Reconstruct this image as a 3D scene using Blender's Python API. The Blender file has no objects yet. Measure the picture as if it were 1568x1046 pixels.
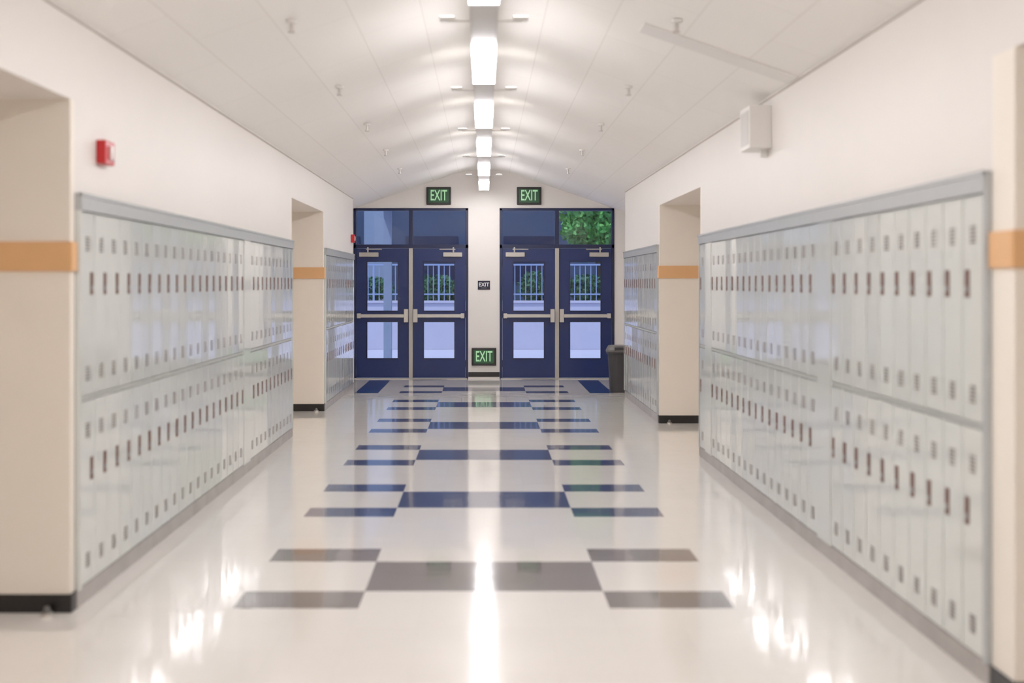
import bpy, math, random
from mathutils import Vector, Matrix
random.seed(7)
F=1800.0; H=1.55
W=1.95          # hallway half width
sc=bpy.context.scene
sc.view_settings.view_transform='Standard'
sc.view_settings.look='None'
sc.view_settings.exposure=0.98
sc.view_settings.gamma=1.12

# ---------------- materials ----------------
def lin(c):
    return tuple(((v/255)/12.92 if v/255<=0.04045 else ((v/255+0.055)/1.055)**2.4) for v in c)
def mat(name,rgb,rough=0.5,metal=0.0,spec=0.5,noise=0.0,nscale=8.0,bump=0.0,bscale=60.0,coat=0.0,emit=None,estr=0.0,srgb=True,stretch=None):
    m=bpy.data.materials.new(name); m.use_nodes=True
    nt=m.node_tree; b=nt.nodes['Principled BSDF']
    c=lin(rgb) if srgb else rgb
    b.inputs['Roughness'].default_value=rough
    b.inputs['Metallic'].default_value=metal
    b.inputs['Specular IOR Level'].default_value=spec
    b.inputs['Coat Weight'].default_value=coat
    b.inputs['Coat Roughness'].default_value=0.05
    tc=nt.nodes.new('ShaderNodeTexCoord')
    mp=nt.nodes.new('ShaderNodeMapping'); nt.links.new(tc.outputs['Object'],mp.inputs['Vector'])
    if stretch: mp.inputs['Scale'].default_value=stretch
    n=nt.nodes.new('ShaderNodeTexNoise'); n.inputs['Scale'].default_value=nscale; n.inputs['Detail'].default_value=2
    nt.links.new(mp.outputs['Vector'],n.inputs['Vector'])
    mx=nt.nodes.new('ShaderNodeMix'); mx.data_type='RGBA'
    k=1-noise
    mx.inputs['A'].default_value=(c[0]*k,c[1]*k,c[2]*k,1)
    mx.inputs['B'].default_value=(min(1,c[0]*(1+noise)),min(1,c[1]*(1+noise)),min(1,c[2]*(1+noise)),1)
    nt.links.new(n.outputs['Fac'],mx.inputs['Factor'])
    nt.links.new(mx.outputs['Result'],b.inputs['Base Color'])
    if bump>0:
        n2=nt.nodes.new('ShaderNodeTexNoise'); n2.inputs['Scale'].default_value=bscale; n2.inputs['Detail'].default_value=1
        nt.links.new(mp.outputs['Vector'],n2.inputs['Vector'])
        bp=nt.nodes.new('ShaderNodeBump'); bp.inputs['Strength'].default_value=bump; bp.inputs['Distance'].default_value=0.01
        nt.links.new(n2.outputs['Fac'],bp.inputs['Height']); nt.links.new(bp.outputs['Normal'],b.inputs['Normal'])
    if emit:
        b.inputs['Emission Color'].default_value=(*lin(emit),1); b.inputs['Emission Strength'].default_value=estr
    return m
M={}
M['wall']=mat('wall_paint',(234,228,222),0.42,noise=0.015,nscale=3)
M['alc']=mat('alcove_paint',(246,237,224),0.5,noise=0.015,nscale=3)
M['stripe']=mat('orange_stripe',(232,180,126),0.4,noise=0.03)
M['black']=mat('black_rubber_base',(16,14,14),0.4,noise=0.1)
M['lock']=mat('locker_enamel',(214,217,212),0.12,noise=0.02,nscale=5,coat=0.6,bump=0.08,bscale=7)
M['lockd']=mat('locker_gap',(176,179,175),0.5)
M['ltrim']=mat('locker_trim',(184,187,188),0.25,metal=.15,noise=0.05,nscale=20)
M['crease']=mat('crease_reveal',(186,178,168),0.6)
M['lbase']=mat('locker_base',(164,157,153),0.22,noise=0.2,nscale=6)
M['slot']=mat('locker_slot',(102,62,52),0.5,noise=0.1)
M['louver']=mat('locker_louver',(134,126,120),0.5,noise=0.05)
M['blue']=mat('door_blue_paint',(13,35,90),0.3,noise=0.05,nscale=5)
M['blued']=mat('door_frame_blue_paint',(6,21,62),0.3,noise=0.05,nscale=5)
M['steel']=mat('brushed_steel',(200,195,188),0.3,metal=0.6,noise=0.06,nscale=30)
M['alu']=mat('satin_aluminium',(182,176,168),0.4,metal=0.3,noise=0.04,nscale=30)
M['white']=mat('white_metal',(236,232,227),0.4,noise=0.02)
M['chan']=mat('fixture_channel',(196,191,186),0.4,noise=0.03)
M['lamp']=mat('lamp_diffuser',(255,255,255),0.5,emit=(253,249,251),estr=19)
M['up']=mat('uplight_diffuser',(255,255,255),0.5,emit=(255,251,247),estr=10)
M['red']=mat('red_plastic',(196,14,20),0.3,noise=0.03)
M['strobe']=mat('strobe_lens',(235,225,220),0.1)
M['blk']=mat('exit_housing',(24,16,14),0.4,noise=0.1)
M['green']=mat('exit_panel',(30,68,42),0.3,noise=0.06,nscale=20,emit=(60,120,80),estr=0.04)
M['glow']=mat('exit_letters',(160,205,160),0.4,emit=(170,240,180),estr=0.15)
M['navy']=mat('sign_navy',(17,15,42),0.4)
M['wht']=mat('sign_white',(240,240,240),0.4)
M['bin']=mat('bin_plastic',(50,48,50),0.45,noise=0.06,nscale=10)
M['lid']=mat('bin_lid',(94,92,90),0.4,noise=0.05,nscale=10)
M['wood']=mat('maple_door',(190,150,105),0.35,noise=0.15,nscale=4,stretch=(8,8,0.6))
M['conc']=mat('outdoor_concrete',(190,188,206),0.8,noise=0.05,nscale=2)
M['bld']=mat('outdoor_building',(52,72,104),0.7,noise=0.15,nscale=1.2)
M['canopy']=mat('canopy_soffit',(140,148,160),0.7,noise=0.1,nscale=1.2)
M['bldl']=mat('outdoor_column',(140,155,180),0.7,noise=0.08,nscale=2)
M['leaf']=mat('leaves',(104,176,84),0.6,noise=0.4,nscale=5)
M['bush']=mat('bush_leaves',(54,104,68),0.7,noise=0.4,nscale=9)
M['bark']=mat('bark',(80,66,56),0.9,noise=0.3,nscale=12)
M['rail']=mat('railing_paint',(140,158,194),0.5)

# ceiling: seams
def ceil_mat():
    m=mat('ceiling_panels',(243,239,234),0.6)
    nt=m.node_tree; b=nt.nodes['Principled BSDF']
    tc=nt.nodes.new('ShaderNodeTexCoord')
    sx=nt.nodes.new('ShaderNodeSeparateXYZ'); cb=nt.nodes.new('ShaderNodeCombineXYZ')
    nt.links.new(tc.outputs['Object'],sx.inputs[0])
    nt.links.new(sx.outputs['Y'],cb.inputs['X']); nt.links.new(sx.outputs['X'],cb.inputs['Y'])
    br=nt.nodes.new('ShaderNodeTexBrick'); nt.links.new(cb.outputs[0],br.inputs['Vector'])
    br.inputs['Scale'].default_value=1.0; br.inputs['Brick Width'].default_value=1.22; br.inputs['Row Height'].default_value=0.41
    br.inputs['Mortar Size'].default_value=0.003; br.inputs['Mortar Smooth'].default_value=0.3
    br.inputs['Color1'].default_value=(*lin((251,247,242)),1); br.inputs['Color2'].default_value=(*lin((249,245,240)),1)
    br.inputs['Mortar'].default_value=(*lin((232,226,219)),1)
    br.offset=0.5
    nt.links.new(br.outputs['Color'],b.inputs['Base Color'])
    return m
M['ceil']=ceil_mat()

def floor_mat(name,rgb,var,rough):
    m=mat(name,rgb,rough,noise=var,nscale=1.7,coat=0.5)
    nt=m.node_tree; b=nt.nodes['Principled BSDF']
    b.inputs['Coat Roughness'].default_value=0.055
    tc=nt.nodes.new('ShaderNodeTexCoord')
    mp=nt.nodes.new('ShaderNodeMapping'); nt.links.new(tc.outputs['Object'],mp.inputs['Vector'])
    mp.inputs['Location'].default_value=(0,-5.61,0)
    br=nt.nodes.new('ShaderNodeTexBrick'); nt.links.new(mp.outputs[0],br.inputs['Vector'])
    br.offset=0; br.inputs['Scale'].default_value=1.0
    br.inputs['Brick Width'].default_value=0.3; br.inputs['Row Height'].default_value=0.315
    br.inputs['Mortar Size'].default_value=0.0012; br.inputs['Mortar Smooth'].default_value=0.5
    c=lin(rgb)
    br.inputs['Color1'].default_value=(1,1,1,1); br.inputs['Color2'].default_value=(0.975,0.975,0.975,1); br.inputs['Mortar'].default_value=(0.9,0.89,0.88,1)
    old=[l for l in nt.links if l.to_socket==b.inputs['Base Color']][0].from_socket
    mu=nt.nodes.new('ShaderNodeMix'); mu.data_type='RGBA'; mu.blend_type='MULTIPLY'; mu.inputs['Factor'].default_value=1
    nt.links.new(old,mu.inputs['A']); nt.links.new(br.outputs['Color'],mu.inputs['B'])
    nt.links.new(mu.outputs['Result'],b.inputs['Base Color'])
    # gentle wax undulation
    n2=nt.nodes.new('ShaderNodeTexNoise'); n2.inputs['Scale'].default_value=4.0; n2.inputs['Detail'].default_value=2
    nt.links.new(tc.outputs['Object'],n2.inputs['Vector'])
    bp=nt.nodes.new('ShaderNodeBump'); bp.inputs['Strength'].default_value=0.08; bp.inputs['Distance'].default_value=0.01
    nt.links.new(n2.outputs['Fac'],bp.inputs['Height']); nt.links.new(bp.outputs['Normal'],b.inputs['Normal']); nt.links.new(bp.outputs['Normal'],b.inputs['Coat Normal'])
    return m
M['floor']=floor_mat('floor_vinyl_cream',(234,229,222),0.012,0.11)
M['tile']=floor_mat('floor_vinyl_grey',(106,98,97),0.1,0.11)
M['tile_refl']=floor_mat('floor_vinyl_grey_blue_refl',(70,80,112),0.1,0.11)  # farther grey tiles, blue door reflection painted into the base colour
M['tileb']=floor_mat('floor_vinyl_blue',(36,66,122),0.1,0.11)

def glass():
    m=bpy.data.materials.new('door_glass'); m.use_nodes=True; nt=m.node_tree; nt.nodes.clear()
    o=nt.nodes.new('ShaderNodeOutputMaterial'); mx=nt.nodes.new('ShaderNodeMixShader')
    t=nt.nodes.new('ShaderNodeBsdfTransparent'); t.inputs[0].default_value=(0.74,0.83,0.90,1)
    g=nt.nodes.new('ShaderNodeBsdfGlossy'); g.inputs['Roughness'].default_value=0.02
    fr=nt.nodes.new('ShaderNodeFresnel'); fr.inputs[0].default_value=1.55
    nt.links.new(fr.outputs[0],mx.inputs[0]); nt.links.new(t.outputs[0],mx.inputs[1]); nt.links.new(g.outputs[0],mx.inputs[2])
    nt.links.new(mx.outputs[0],o.inputs[0]); return m
M['glass']=glass()

# ---------------- mesh builder ----------------
class MB:
    def __init__(s): s.v=[]; s.f=[]; s.m=[]; s.mats=[]
    def mi(s,k):
        if k not in s.mats: s.mats.append(k)
        return s.mats.index(k)
    def face(s,pts,k):
        b=len(s.v); s.v+= [tuple(p) for p in pts]; s.f.append(tuple(range(b,b+len(pts)))); s.m.append(s.mi(k))
    def box(s,x0,x1,y0,y1,z0,z1,k):
        x0,x1=sorted((x0,x1)); y0,y1=sorted((y0,y1)); z0,z1=sorted((z0,z1))
        b=len(s.v)
        s.v+=[(x0,y0,z0),(x1,y0,z0),(x1,y1,z0),(x0,y1,z0),(x0,y0,z1),(x1,y0,z1),(x1,y1,z1),(x0,y1,z1)]
        for q in ((0,3,2,1),(4,5,6,7),(0,1,5,4),(1,2,6,5),(2,3,7,6),(3,0,4,7)):
            s.f.append(tuple(b+i for i in q)); s.m.append(s.mi(k))
    def frust(s,c0,h0,z0,c1,h1,z1,k,n=24,p=2.0,cap=True):
        b=len(s.v)
        for (c,h,z) in ((c0,h0,z0),(c1,h1,z1)):
            for i in range(n):
                a=2*math.pi*i/n; ca,sa=math.cos(a),math.sin(a)
                s.v.append((c[0]+h[0]*math.copysign(abs(ca)**(2/p),ca),c[1]+h[1]*math.copysign(abs(sa)**(2/p),sa),z))
        for i in range(n):
            j=(i+1)%n; s.f.append((b+i,b+j,b+n+j,b+n+i)); s.m.append(s.mi(k))
        if cap:
            s.f.append(tuple(b+n+i for i in range(n))); s.m.append(s.mi(k))
            s.f.append(tuple(b+n-1-i for i in range(n))); s.m.append(s.mi(k))
    def obj(s,name,bevel=0,parent=None,seg=2,smooth=False):
        me=bpy.data.meshes.new(name); me.from_pydata(s.v,[],s.f)
        for k in s.mats: me.materials.append(M[k])
        me.polygons.foreach_set('material_index',s.m)
        if smooth: me.polygons.foreach_set('use_smooth',[True]*len(s.f))
        me.update()
        o=bpy.data.objects.new(name,me); sc.collection.objects.link(o)
        if bevel:
            md=o.modifiers.new('bevel','BEVEL'); md.width=bevel; md.segments=seg; md.limit_method='ANGLE'
        if parent: o.parent=parent
        return o
def empty(name,loc=(0,0,0)):
    e=bpy.data.objects.new(name,None); e.empty_display_size=0.1; sc.collection.objects.link(e); return e
def text(s,name,size,x,y,z,k,sx=1.0,parent=None,ext=0.003):
    cu=bpy.data.curves.new(name+'_c','FONT'); cu.body=s; cu.size=size; cu.extrude=ext; cu.align_x='CENTER'; cu.align_y='CENTER'
    cu.offset=size*0.012
    t=bpy.data.objects.new(name+'_t',cu); sc.collection.objects.link(t)
    bpy.context.view_layer.update()
    me=bpy.data.meshes.new_from_object(t.evaluated_get(bpy.context.evaluated_depsgraph_get()))
    bpy.data.objects.remove(t)
    me.transform(Matrix.Translation((x,y,z))@Matrix.Rotation(math.pi/2,4,'X')@Matrix.Diagonal((sx,1,1,1)))
    me.materials.clear(); me.materials.append(M[k])
    o=bpy.data.objects.new(name,me); sc.collection.objects.link(o)
    if parent: o.parent=parent
    return o

YB=-7.0; YE=F/94.0
LE=F/103.0; RE=F/111.0
HW=2.42; LT=1.985     # soffit height, locker top
AD=2.85               # alcove back |x|
VW=2.32
def cz(x):
    a=abs(x)
    if a>=0.6: return 2.83+0.348*(W-a)
    e=cz(0.6); # rounded ridge
    return e+0.348*0.3*(1-(a/0.6)**2)

# ---------------- floor ----------------
mb=MB()
T=0.315; Y0=5.61
j0=math.floor((YB-Y0)/T); j1=math.ceil((YE-Y0)/T)
for j in range(j0,j1):
    ya=max(YB,Y0+j*T); yb=min(YE,Y0+(j+1)*T)
    if yb-ya<1e-4: continue
    r=j%7
    tk='tile' if j<5 else 'tile_refl'  # rows past the first pattern get the painted-in blue reflection
    xs=[-2.95,-1.83,-1.5,-1.2,-0.6,0,0.6,1.2,1.5,1.83,2.95]
    for a,b in zip(xs[:-1],xs[1:]):
        c=abs((a+b)/2); k='floor'
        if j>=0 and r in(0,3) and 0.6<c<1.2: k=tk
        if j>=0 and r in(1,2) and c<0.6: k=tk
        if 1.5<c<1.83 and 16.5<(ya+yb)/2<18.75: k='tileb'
        mb.face([(a,ya,0),(b,ya,0),(b,yb,0),(a,yb,0)],k)
fl=mb.obj('floor')
# ---------------- side walls ----------------
def side_wall(name,s,spans,end):
    mb=MB()
    mb.box(s*W,s*(AD+0.1),YB,end,HW,2.98,'wall')
    for t,a,b in spans:
        if t=='lock':
            mb.box(s*W,s*(AD+0.1),a,b,LT+0.001,HW,'wall')
            mb.box(s*2.37,s*(AD+0.1),a,b,0,LT+0.001,'wall')
        elif t=='pier':
            mb.box(s*W,s*(AD+0.1),a,b,0,HW,'alc')
        elif t=='alc':
            mb.box(s*AD,s*(AD+0.1),a,b,0,HW,'alc')
    return mb.obj(name)
Lsp=[('pier',YB,-3.4),('lock',-3.4,2.7),('pier',2.7,2.8),('alc',2.8,F/325),('pier',F/325,F/325+.06),('lock',F/325+.06,F/151-.05),('pier',F/151-.05,F/151),
     ('alc',F/151,F/126),('pier',F/126,F/126+.05),('lock',F/126+.05,LE-.04),('pier',LE-.04,LE)]
Rsp=[('pier',YB,-3.9),('lock',-3.9,1.8),('pier',1.8,1.9),('alc',1.9,F/417),('pier',F/417,4.51),('lock',4.51,F/170-.05),('pier',F/170-.05,F/170),
     ('alc',F/170,F/138),('pier',F/138,F/138+.05),('lock',F/138+.05,RE-.04),('pier',RE-.04,RE)]
side_wall('wall_left',-1,Lsp,LE)
side_wall('wall_right',1,Rsp,RE)
mb=MB(); mb.box(-VW,-VW-.12,LE,YE,0,2.98,'wall'); mb.obj('wall_entry_left')
mb=MB(); mb.box(VW,VW+.12,RE,YE,0,2.98,'wall'); mb.obj('wall_entry_right')
mb=MB(); mb.box(-2.9,2.9,YB-.15,YB,0,3.7,'wall'); mb.obj('wall_back')
# ceiling
mb=MB()
def cseg(y0,y1,hl,hr):
    xs=[-hl]+[-W+i*(W-0.6)/4 for i in range(5) if -W+i*(W-0.6)/4>-hl+1e-4]+[-0.6+0.1*i for i in range(1,12)]+[0.6+i*(W-0.6)/4 for i in range(5) if 0.6+i*(W-0.6)/4<hr-1e-4]+[hr]
    for a,b in zip(xs[:-1],xs[1:]):
        mb.face([(a,y0,cz(a)),(a,y1,cz(a)),(b,y1,cz(b)),(b,y0,cz(b))],'ceil')
        mb.face([(a,y0,cz(a)+.12),(b,y0,cz(b)+.12),(b,y1,cz(b)+.12),(a,y1,cz(a)+.12)],'ceil')
cseg(YB,RE,W,W); cseg(RE,LE,W,VW); cseg(LE,YE,VW,VW)
mb.obj('ceiling')
# end wall
mb=MB()
DX0,DX1=0.255,2.125
mb.box(-DX0,DX0,YE,YE+.2,0,2.78,'wall')
mb.box(-2.6,2.6,YE,YE+.2,2.78,3.75,'wall')
mb.box(-2.6,-DX1,YE,YE+.2,0,2.78,'wall'); mb.box(DX1,2.6,YE,YE+.2,0,2.78,'wall')
mb.obj('wall_end')
for s,e in((-1,LE),(1,RE)):
    mb=MB(); mb.box(s*(W-.006),s*W,YB,e,2.806,2.818,'crease'); mb.obj('trim_1' if s<0 else 'trim_2')
def bb(name,boxes,k='black'):
    mb=MB()
    for b in boxes: mb.box(*b,k)
    return mb.obj(name,bevel=0.003)
t=.008
bl=[];br=[]
for s,L,spans in((-1,bl,Lsp),(1,br,Rsp)):
    for ty,a,b in spans:
        if ty=='alc':
            L.append((s*(W-t),s*AD,b-t,b,0,.088)); L.append((s*(W-t),s*AD,a,a+t,0,.088)); L.append((s*(AD-t),s*AD,a,b,0,.088))
        if ty=='pier': L.append((s*(W-t),s*W,a,b,0,.088))
bb('baseboard_left',bl); bb('baseboard_right',br)
bb('baseboard_end',[(-DX0,DX0,YE-t,YE,.03,.11),(DX1,VW,YE-t,YE,0,.09),(-VW,-DX1,YE-t,YE,0,.09)])
bb('baseboard_entry_left',[(-VW,-VW+t,LE,YE-t,0,.09)]); bb('baseboard_entry_right',[(VW,VW-t,RE,YE-t,0,.09)])
n=3
for s,spans in((-1,Lsp),(1,Rsp)):
    mb=MB()
    for i,(ty,a,b) in enumerate(spans):
        if ty=='alc':
            mb.box(s*(W-.014),s*AD,b-.014,b,1.608,1.747,'stripe'); mb.box(s*(W-.014),s*AD,a,a+.014,1.608,1.747,'stripe')
            mb.box(s*(AD-.014),s*AD,a+.014,b-.014,1.608,1.747,'stripe')
        if ty=='pier': mb.box(s*(W-.014),s*W,a,b,1.608,1.747,'stripe')
    mb.obj('trim_%d'%n,bevel=.003); n+=1

# ---------------- lockers ----------------
def bank(s,y0,y1,fillers):
    mb=MB(); P=0.2
    X=lambda a:s*a
    side='ltrim' if s>0 else 'lock'
    mb.box(X(1.945),X(2.36),y0+.002,y1-.002,.09,1.90,'lockd')
    mb.box(X(1.938),X(2.36),y0+.002,y1-.002,0,.088,'lbase')
    mb.box(X(1.918),X(2.36),y0+.002,y1-.002,1.90,1.98,'ltrim')
    mb.box(X(1.912),X(1.93),y0+.002,y1-.002,1.968,1.984,'ltrim')
    mb.box(X(1.925),X(1.945),y0+.002,y0+.03,.088,1.90,side); mb.box(X(1.925),X(1.945),y1-.03,y1-.002,.088,1.90,side)
    mb.box(X(1.934),X(1.945),y0+.03,y1-.03,.985,1.003,'lockd')
    segs=[];a=y0+.03
    for f in fillers:
        segs.append((a,f-.13)); mb.box(X(1.926),X(1.945),f-.13,f+.13,.09,1.898,'lock'); a=f+.13
    segs.append((a,y1-.03))
    def door(ya,yb,za,zb):
        c=.004; xf=X(1.930); xb=X(1.945)
        tw=random.uniform(-.0012,.0012); tv=random.uniform(-.0012,.0012)
        b=len(mb.v)
        mb.v+=[(xb,ya,za),(xb,yb,za),(xb,yb,zb),(xb,ya,zb),(xf+tw,ya+c,za+c),(xf-tw,yb-c,za+c),(xf-tw+tv,yb-c,zb-c),(xf+tw+tv,ya+c,zb-c)]
        qs=((4,5,6,7),(0,1,5,4),(1,2,6,5),(2,3,7,6),(3,0,4,7))
        for q in qs:
            q=tuple(b+i for i in q)
            if s>0: q=q[::-1]
            mb.f.append(q); mb.m.append(mb.mi('lock'))
    def louv(yc,z0,z1):
        k=5
        for i in range(k):
            z=z0+(z1-z0)*(i+.5)/k
            mb.box(X(1.9265),X(1.934),yc-.026,yc+.026,z-.004,z+.004,'louver')
    for a,b in segs:
        nn=max(1,round((b-a)/P)); w=(b-a)/nn
        for i in range(nn):
            ya=a+i*w+.0015; yb=a+(i+1)*w-.0015; yc=(ya+yb)/2
            door(ya,yb,.095,.983); door(ya,yb,1.005,1.897)
            for zo in(0,.905):
                louv(yc,.80+zo,.875+zo); louv(yc,.17+zo,.245+zo)
                hy=yb-.045
                mb.box(X(1.9265),X(1.934),hy-.019,hy+.019,.59+zo,.70+zo,'slot')
                mb.box(X(1.922),X(1.927),hy-.006,hy+.006,.612+zo,.635+zo,'ltrim')
    return mb.obj('locker_bank')
bank(-1,F/325+.06,F/151-.05,[F/188])
bank(1,4.51,F/170-.05,[F/270,F/178])
bank(-1,F/126+.05,LE-.04,[])
bank(1,F/138+.05,RE-.04,[])
bank(-1,-3.4,2.7,[]); bank(1,-3.9,1.8,[])

# ---------------- entrance doors ----------------
def doorset(name,s):
    e=empty(name); y=YE
    inner=DX0; outer=DX1; mid=(inner+outer)/2
    X=lambda a:s*a
    fr=MB()
    g=.003
    fr.box(X(inner+g),X(inner+.045),y-.02,y+.12,0,2.775,'blued'); fr.box(X(outer-.045),X(outer-g),y-.02,y+.12,0,2.775,'blued')
    fr.box(X(inner+g),X(outer-g),y-.02,y+.12,2.735,2.775,'blued')
    fr.box(X(inner+g),X(outer-g),y-.02,y+.12,2.125,2.185,'blued')
    fr.box(X(mid-.032),X(mid+.032),y-.02,y+.12,2.185,2.735,'blued')
    fr.obj('frame',bevel=.004,parent=e)
    mu=MB(); mu.box(X(mid-.032),X(mid+.032),y-.03,y+.10,0.0,2.125,'alu'); mu.obj('mullion',bevel=.005,parent=e)
    th=MB(); th.box(X(inner+.02),X(outer-.02),y-.06,y+.14,0,.012,'alu'); th.obj('threshold',parent=e)
    gl=MB()
    for a,b in((inner+.045,mid-.032),(mid+.032,outer-.045)):
        gl.face([(X(a),y+.05,2.185),(X(b),y+.05,2.185),(X(b),y+.05,2.735),(X(a),y+.05,2.735)],'glass')
    for idx,(a,b) in enumerate(((inner+.048,mid-.035),(mid+.035,outer-.048))):
        lf=MB(); c=(a+b)/2; hw=.255; ya,yb=y+.0,y+.045
        lf.box(X(a),X(c-hw),ya,yb,.02,2.12,'blue'); lf.box(X(c+hw),X(b),ya,yb,.02,2.12,'blue')
        for z0,z1 in((.02,.327),(.93,1.10),(1.91,2.12)): lf.box(X(c-hw),X(c+hw),ya,yb,z0,z1,'blue')
        lf.obj('leaf_%d'%(idx+1),parent=e)
        bd=MB()
        for z0,z1 in((.327,.93),(1.10,1.91)):
            w=.018
            bd.box(X(c-hw-w*.5),X(c-hw+w*.5),ya-.01,ya,z0-w*.5,z1+w*.5,'blued'); bd.box(X(c+hw-w*.5),X(c+hw+w*.5),ya-.01,ya,z0-w*.5,z1+w*.5,'blued')
            bd.box(X(c-hw+w*.5),X(c+hw-w*.5),ya-.01,ya,z0-w*.5,z0+w*.5,'blued'); bd.box(X(c-hw+w*.5),X(c+hw-w*.5),ya-.01,ya,z1-w*.5,z1+w*.5,'blued')
            gl.face([(X(c-hw),y+.022,z0),(X(c+hw),y+.022,z0),(X(c+hw),y+.022,z1),(X(c-hw),y+.022,z1)],'glass')
        bd.obj('glazing_bead_%d'%(idx+1),parent=e)
        pb=MB(); side=1 if idx==0 else -1
        latch=b if idx==0 else a
        pb.box(X(a+.015),X(b-.015),ya-.075,ya-.03,.998,1.052,'steel')
        pb.box(X(a+.015),X(a+.075),ya-.08,ya,.985,1.065,'steel')
        pb.box(X(b-.075),X(b-.015),ya-.08,ya,.985,1.065,'steel')
        pb.box(X(latch-side*.005),X(latch-side*.075),ya-.085,ya,.92,1.135,'steel')
        pb.obj('panic_bar_%d'%(idx+1),bevel=.006,parent=e)
        cl=MB(); hinge=a if idx==0 else b
        cl.box(X(hinge+side*.05),X(hinge+side*.36),ya-.06,ya,1.985,2.055,'alu')
        cl.box(X(hinge+side*.18),X(hinge+side*.205),ya-.08,ya-.06,2.055,2.14,'alu') 
        cl.box(X(hinge+side*.16),X(hinge+side*.42),ya-.075,ya-.055,2.098,2.112,'alu')
        cl.obj('door_closer_%d'%(idx+1),bevel=.006,parent=e)
        hg=MB()
        for z in(.25,1.05,1.9):
            hg.box(X(hinge+side*.0),X(hinge-side*.016),ya-.028,ya-.002,z-.055,z+.055,'blued')
        hg.obj('hinges_%d'%(idx+1),parent=e)
    gl.obj('glass',parent=e)
doorset('door_1',-1); doorset('door_2',1)

# ---------------- exit signs ----------------
def exit_sign(x,z):
    e=empty('exit_sign'); y=YE
    b=MB(); w,h=.2,.145
    b.box(x-w,x+w,y-.05,y-.001,z-h,z+h,'blk'); b.obj('housing',bevel=.01,parent=e)
    p=MB(); p.box(x-w+.035,x+w-.035,y-.056,y-.05,z-h+.035,z+h-.035,'green'); p.obj('panel',parent=e)
    r=MB()
    for q in((x-w+.012,x+w-.012,z-h+.012,z-h+.02),(x-w+.012,x+w-.012,z+h-.02,z+h-.012)):
        r.box(q[0],q[1],y-.053,y-.05,q[2],q[3],'bin')
    r.obj('rim',parent=e)
    text('EXIT','letters',.24,x,y-.058,z,'glow',sx=.56,parent=e)
exit_sign(-.735,2.975); exit_sign(.735,2.975); exit_sign(0,.36)
e=empty('room_sign'); b=MB(); b.box(-.1,.1,YE-.012,YE-.001,1.45,1.595,'navy'); b.obj('plate',bevel=.003,parent=e)
text('EXIT','letters',.088,0,YE-.014,1.53,'wht',sx=.95,parent=e,ext=.001)
b=MB()
for i in range(6): b.box(-.04+i*.015,-.034+i*.015,YE-.014,YE-.011,1.475,1.48,'wht')
b.obj('braille',parent=e)

# ---------------- lights ----------------
ZL=3.05
starts=[F/246+i*2.47 for i in range(-5,5)]
mb=MB(); lens=MB(); 
hw=.078
y0=starts[0]-.9; y1=starts[-1]+1.75
mb2=empty('linear_pendant_light')
mb.box(-hw,hw,y0,min(y1,YE-.05),ZL+.0,ZL+.085,'chan')
for i,st in enumerate(starts):
    a=st+.08; b=min(st+1.36,YE-.25)
    lens.box(-hw,hw,a,b,ZL-.026,ZL,'lamp')
    g=a-.50
    if i>0:
        mb.box(-.22,.22,g-.006,g+.006,ZL+.034,ZL+.044,'white')
        for s in(-1,1):
            mb.box(s*.17,s*.26,g-.05,g+.05,ZL+.044,ZL+.056,'white')
            lens.box(s*.175,s*.255,g-.045,g+.045,ZL+.056,ZL+.058,'up')
    for yy in(a+.2,b-.2):
        mb.box(-.006,.006,yy-.006,yy+.006,ZL+.085,cz(0)-.001,'chan')
        mb.box(-.05,.05,yy-.05,yy+.05,cz(0)-.02,cz(0)-.003,'white')
mb.obj('housing',bevel=0,parent=mb2); lens.obj('diffusers',parent=mb2)

# sprinklers
for k,sv in enumerate((-1,1)):
    for yv in(F/259.5,F/194.4,F/157.4,F/132,F/113.5,F/259.5-2.3,F/259.5-4.6):
        x=sv*1.137; z=cz(x)-.016
        b=MB()
        b.frust((x,yv),(.03,.03),z-.01,(x,yv),(.034,.034),z+.006,'white',16)
        b.frust((x,yv),(.006,.006),z-.06,(x,yv),(.009,.009),z-.01,'steel',10)
        b.frust((x,yv),(.022,.022),z-.066,(x,yv),(.022,.022),z-.06,'steel',12)
        b.box(x-.014,x-.011,yv-.003,yv+.003,z-.06,z-.02,'steel'); b.box(x+.011,x+.014,yv-.003,yv+.003,z-.06,z-.02,'steel')
        b.obj('fire_sprinkler')
# cable raceway + wall box
yr=F/244
b=MB()
xa,xb=.99,1.94
def sl(xa,xb,y0,y1,t,k):
    v=[(xa,y0,cz(xa)-t),(xb,y0,cz(xb)-t),(xb,y1,cz(xb)-t),(xa,y1,cz(xa)-t),(xa,y0,cz(xa)),(xb,y0,cz(xb)),(xb,y1,cz(xb)),(xa,y1,cz(xa))]
    q=len(b.v); b.v+=v
    for f in((0,3,2,1),(4,5,6,7),(0,1,5,4),(1,2,6,5),(2,3,7,6),(3,0,4,7)): b.f.append(tuple(q+i for i in f)); b.m.append(b.mi(k))
sl(xa,xb,yr-.12,yr+.12,.012,'white')
b.obj('cable_raceway')
b=MB(); yb_=F/226
b.box(1.80,W-.001,yb_,yb_+.30,2.47,2.76,'white')
b.box(1.80-.004,1.80,yb_+.03,yb_+.27,2.50,2.73,'chan')
b.box(1.90,W-.001,yb_+.1,yb_+.14,2.42,2.47,'white')
b.obj('wall_speaker',bevel=.006)

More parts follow.
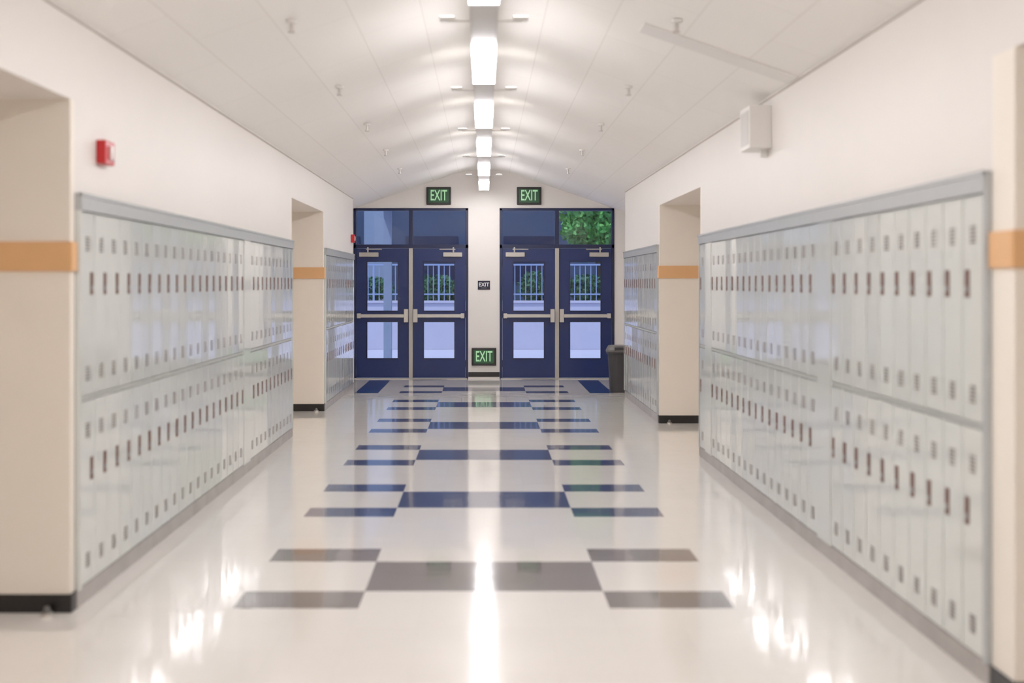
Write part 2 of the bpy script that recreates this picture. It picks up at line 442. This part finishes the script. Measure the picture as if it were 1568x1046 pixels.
# fire alarms
def alarm(s,yc,zc,face=W,w=.075,h=.06):
    e=empty('fire_alarm_strobe'); b=MB()
    b.box(s*(face-.05),s*(face-.001),yc-w,yc+w,zc-h,zc+h,'red'); b.obj('body',bevel=.006,parent=e)
    b=MB(); b.box(s*(face-.062),s*(face-.05),yc-.02,yc+.02,zc-.035,zc+.035,'strobe'); b.obj('lens',bevel=.004,parent=e)
    b=MB()
    for i in range(4): b.box(s*(face-.053),s*(face-.05),yc+.035,yc+.06,zc-.04+i*.02,zc-.032+i*.02,'blk')
    b.obj('sounder',parent=e)
alarm(-1,F/301,2.213); alarm(-1,F/104.2,2.21,w=.06)
for s,yy,xx in((-1,F/325,-2.04),(1,F/138,2.05),(-1,F/126,-2.03)):
    b=MB(); b.frust((xx,yy-.05),(.028,.028),0,(xx,yy-.05),(.026,.026),.014,'steel',20); b.frust((xx,yy-.05),(.022,.022),.014,(xx,yy-.05),(.012,.012),.042,'lid',20)
    b.obj('door_stop',smooth=False)
n=3
for s,spans in((-1,Lsp),(1,Rsp)):
    for ty,a,b_ in spans:
        if ty!='alc': continue
        c=(a+b_)/2+.1; e=empty('door_%d'%n); n+=1
        q=MB(); q.box(s*(AD-.05),s*(AD-.015),c-.46,c+.46,.01,2.1,'wood'); q.obj('leaf',parent=e)
        q=MB()
        for u,v,z0,z1 in((c-.52,c-.46,0,2.16),(c+.46,c+.52,0,2.16),(c-.46,c+.46,2.1,2.16)): q.box(s*(AD-.07),s*(AD-.015),u,v,z0,z1,'blued')
        q.obj('frame',parent=e)
        q=MB(); q.box(s*(AD-.10),s*(AD-.05),c-.42,c-.40,.98,1.0,'steel'); q.box(s*(AD-.115),s*(AD-.10),c-.42,c-.30,.975,1.0,'steel'); q.obj('lever',parent=e)

# ---------------- trash can ----------------
e=empty('trash_can'); cx,cy=1.95,F/108.5+.25
b=MB()
b.frust((cx,cy),(.145,.145),0.001,(cx,cy),(.175,.175),.56,'bin',40,3.2)
b.frust((cx,cy),(.19,.19),.545,(cx,cy),(.192,.192),.575,'bin',40,3.2)
b.obj('body',parent=e,bevel=.004)
b=MB()
b.frust((cx,cy),(.2,.2),.575,(cx,cy),(.2,.2),.605,'lid',40,3.2)
b.frust((cx,cy),(.198,.198),.605,(cx,cy),(.165,.165),.665,'lid',40,3.2)
b.box(cx-.1,cx+.1,cy-.196,cy-.178,.60,.645,'bin')
b.obj('lid',parent=e,bevel=.004)

# ---------------- outdoors ----------------
b=MB(); b.box(-25,25,YE+.2,60,-.25,-.02,'conc'); b.obj('courtyard_ground')
b=MB(); YW=28.0
b.box(-12,12,YW,YW+.3,-.02,1.08,'conc'); b.box(-12,12,YW-.04,YW+.34,1.08,1.14,'conc'); b.obj('retaining_wall',bevel=.01)
b=MB(); b.box(-12,12,YW+.36,35.7,-.02,1.05,'bark'); b.obj('planting_bed')
b=MB(); ry=YW+.15
b.box(-12,12,ry-.025,ry+.025,1.98,2.02,'rail'); b.box(-12,12,ry-.02,ry+.02,1.28,1.31,'rail')
x=-12
i=0
while x<=12.001:
    w=.022 if i%12==0 else .009
    b.box(x-w,x+w,ry-w,ry+w,1.14,1.99,'rail'); x+=.13; i+=1
b.obj('metal_railing')
def foliage(name,blobs,n,size,k,trunk=None,zmin=1.06):
    b=MB()
    for (cx,cy,cz_,rx,ry_,rz) in blobs:
        for i in range(n):
            d=Vector((random.gauss(0,1),random.gauss(0,1),random.gauss(0,1))).normalized()*(random.random()**.33)
            c=Vector((cx+d.x*rx,cy+d.y*ry_,max(zmin+.05,cz_+d.z*rz)))
            u=Vector((random.gauss(0,1),random.gauss(0,1),random.gauss(0,1))).normalized()
            v=u.cross(Vector((random.gauss(0,1),random.gauss(0,1),random.gauss(0,1)))).normalized()
            s_=size*random.uniform(.6,1.3)
            pts=[c+u*s_,c+v*s_*.5,c-u*s_,c-v*s_*.5]
            for p in pts: p.z=max(p.z,zmin)
            b.face(pts,k)
    if trunk:
        x_,y_,z0,z1,r=trunk
        b.frust((x_,y_),(r,r),z0,(x_,y_),(r*.6,r*.6),z1,'bark',12)
    return b.obj(name)
foliage('tree',[(3.1,31.5,3.5,1.1,1.0,1.0),(3.9,31.8,4.2,1.0,1,1.0),(2.8,31.2,4.1,.8,.8,.9),(2.7,31.4,3.0,.65,.7,.5),(3.5,31.2,2.9,.8,.8,.5),(4.4,31.5,3.4,.8,.8,.8)],1300,.1,'leaf',(3.1,31.6,1.06,4.0,.12))
Yb=YW+1.1
foliage('bush',[(-1.2,Yb,1.42,.55,.4,.36),(-.85,Yb,1.35,.4,.4,.28)],1000,.06,'bush')
foliage('bush',[(1.25,Yb,1.46,.4,.4,.40),(1.6,Yb,1.35,.4,.4,.25)],1000,.06,'bush')
foliage('bush',[(2.6,Yb,1.42,.7,.4,.36)],1400,.06,'bush')
foliage('bush',[(-2.75,Yb,1.4,.55,.4,.33)],1000,.06,'bush')
b=MB()
b.box(-14,14,36,37,-.02,9,'bld')
for x in(-9,-6,-3.3,6,9): b.box(x-.35,x+.35,35.8,36,-.02,9,'bldl')
for x in(-7.5,-4.6,-1.6,1.4,4.4,7.5): b.box(x-.8,x+.8,35.95,36,1.6,3.0,'blued')
b.obj('courtyard_building')
b=MB(); b.box(-1.95,1.3,YE+.25,YE+3.4,2.95,3.25,'canopy'); 
b.box(-1.9,-1.75,YE+3.1,YE+3.26,-.02,2.95,'bldl')
b.obj('entrance_canopy')

# ---------------- sky + sun ----------------
w=bpy.data.worlds.new('World'); sc.world=w; w.use_nodes=True
nt=w.node_tree; bg=nt.nodes['Background']
bg.inputs[0].default_value=(.46,.6,1.0,1); bg.inputs[1].default_value=0.58
sd=bpy.data.lights.new('sun','SUN'); sd.energy=1.25; sd.angle=.02; sd.color=(1,.95,.95)
so=bpy.data.objects.new('sun',sd); sc.collection.objects.link(so)
so.rotation_euler=Vector((-.35,-.45,1)).to_track_quat('Z','Y').to_euler()

# ---------------- camera ----------------
cd=bpy.data.cameras.new('camera'); cam=bpy.data.objects.new('camera',cd); sc.collection.objects.link(cam)
cd.sensor_width=36; cd.lens=36*F/1568
cam.location=(0,0,H); cam.rotation_euler=(math.pi/2,0,0)
cd.shift_x=43/1568; cd.shift_y=-88.7/1568
cd.clip_start=.05; cd.clip_end=300
cd.dof.use_dof=True; cd.dof.focus_distance=18.5; cd.dof.aperture_fstop=1.3
sc.camera=cam
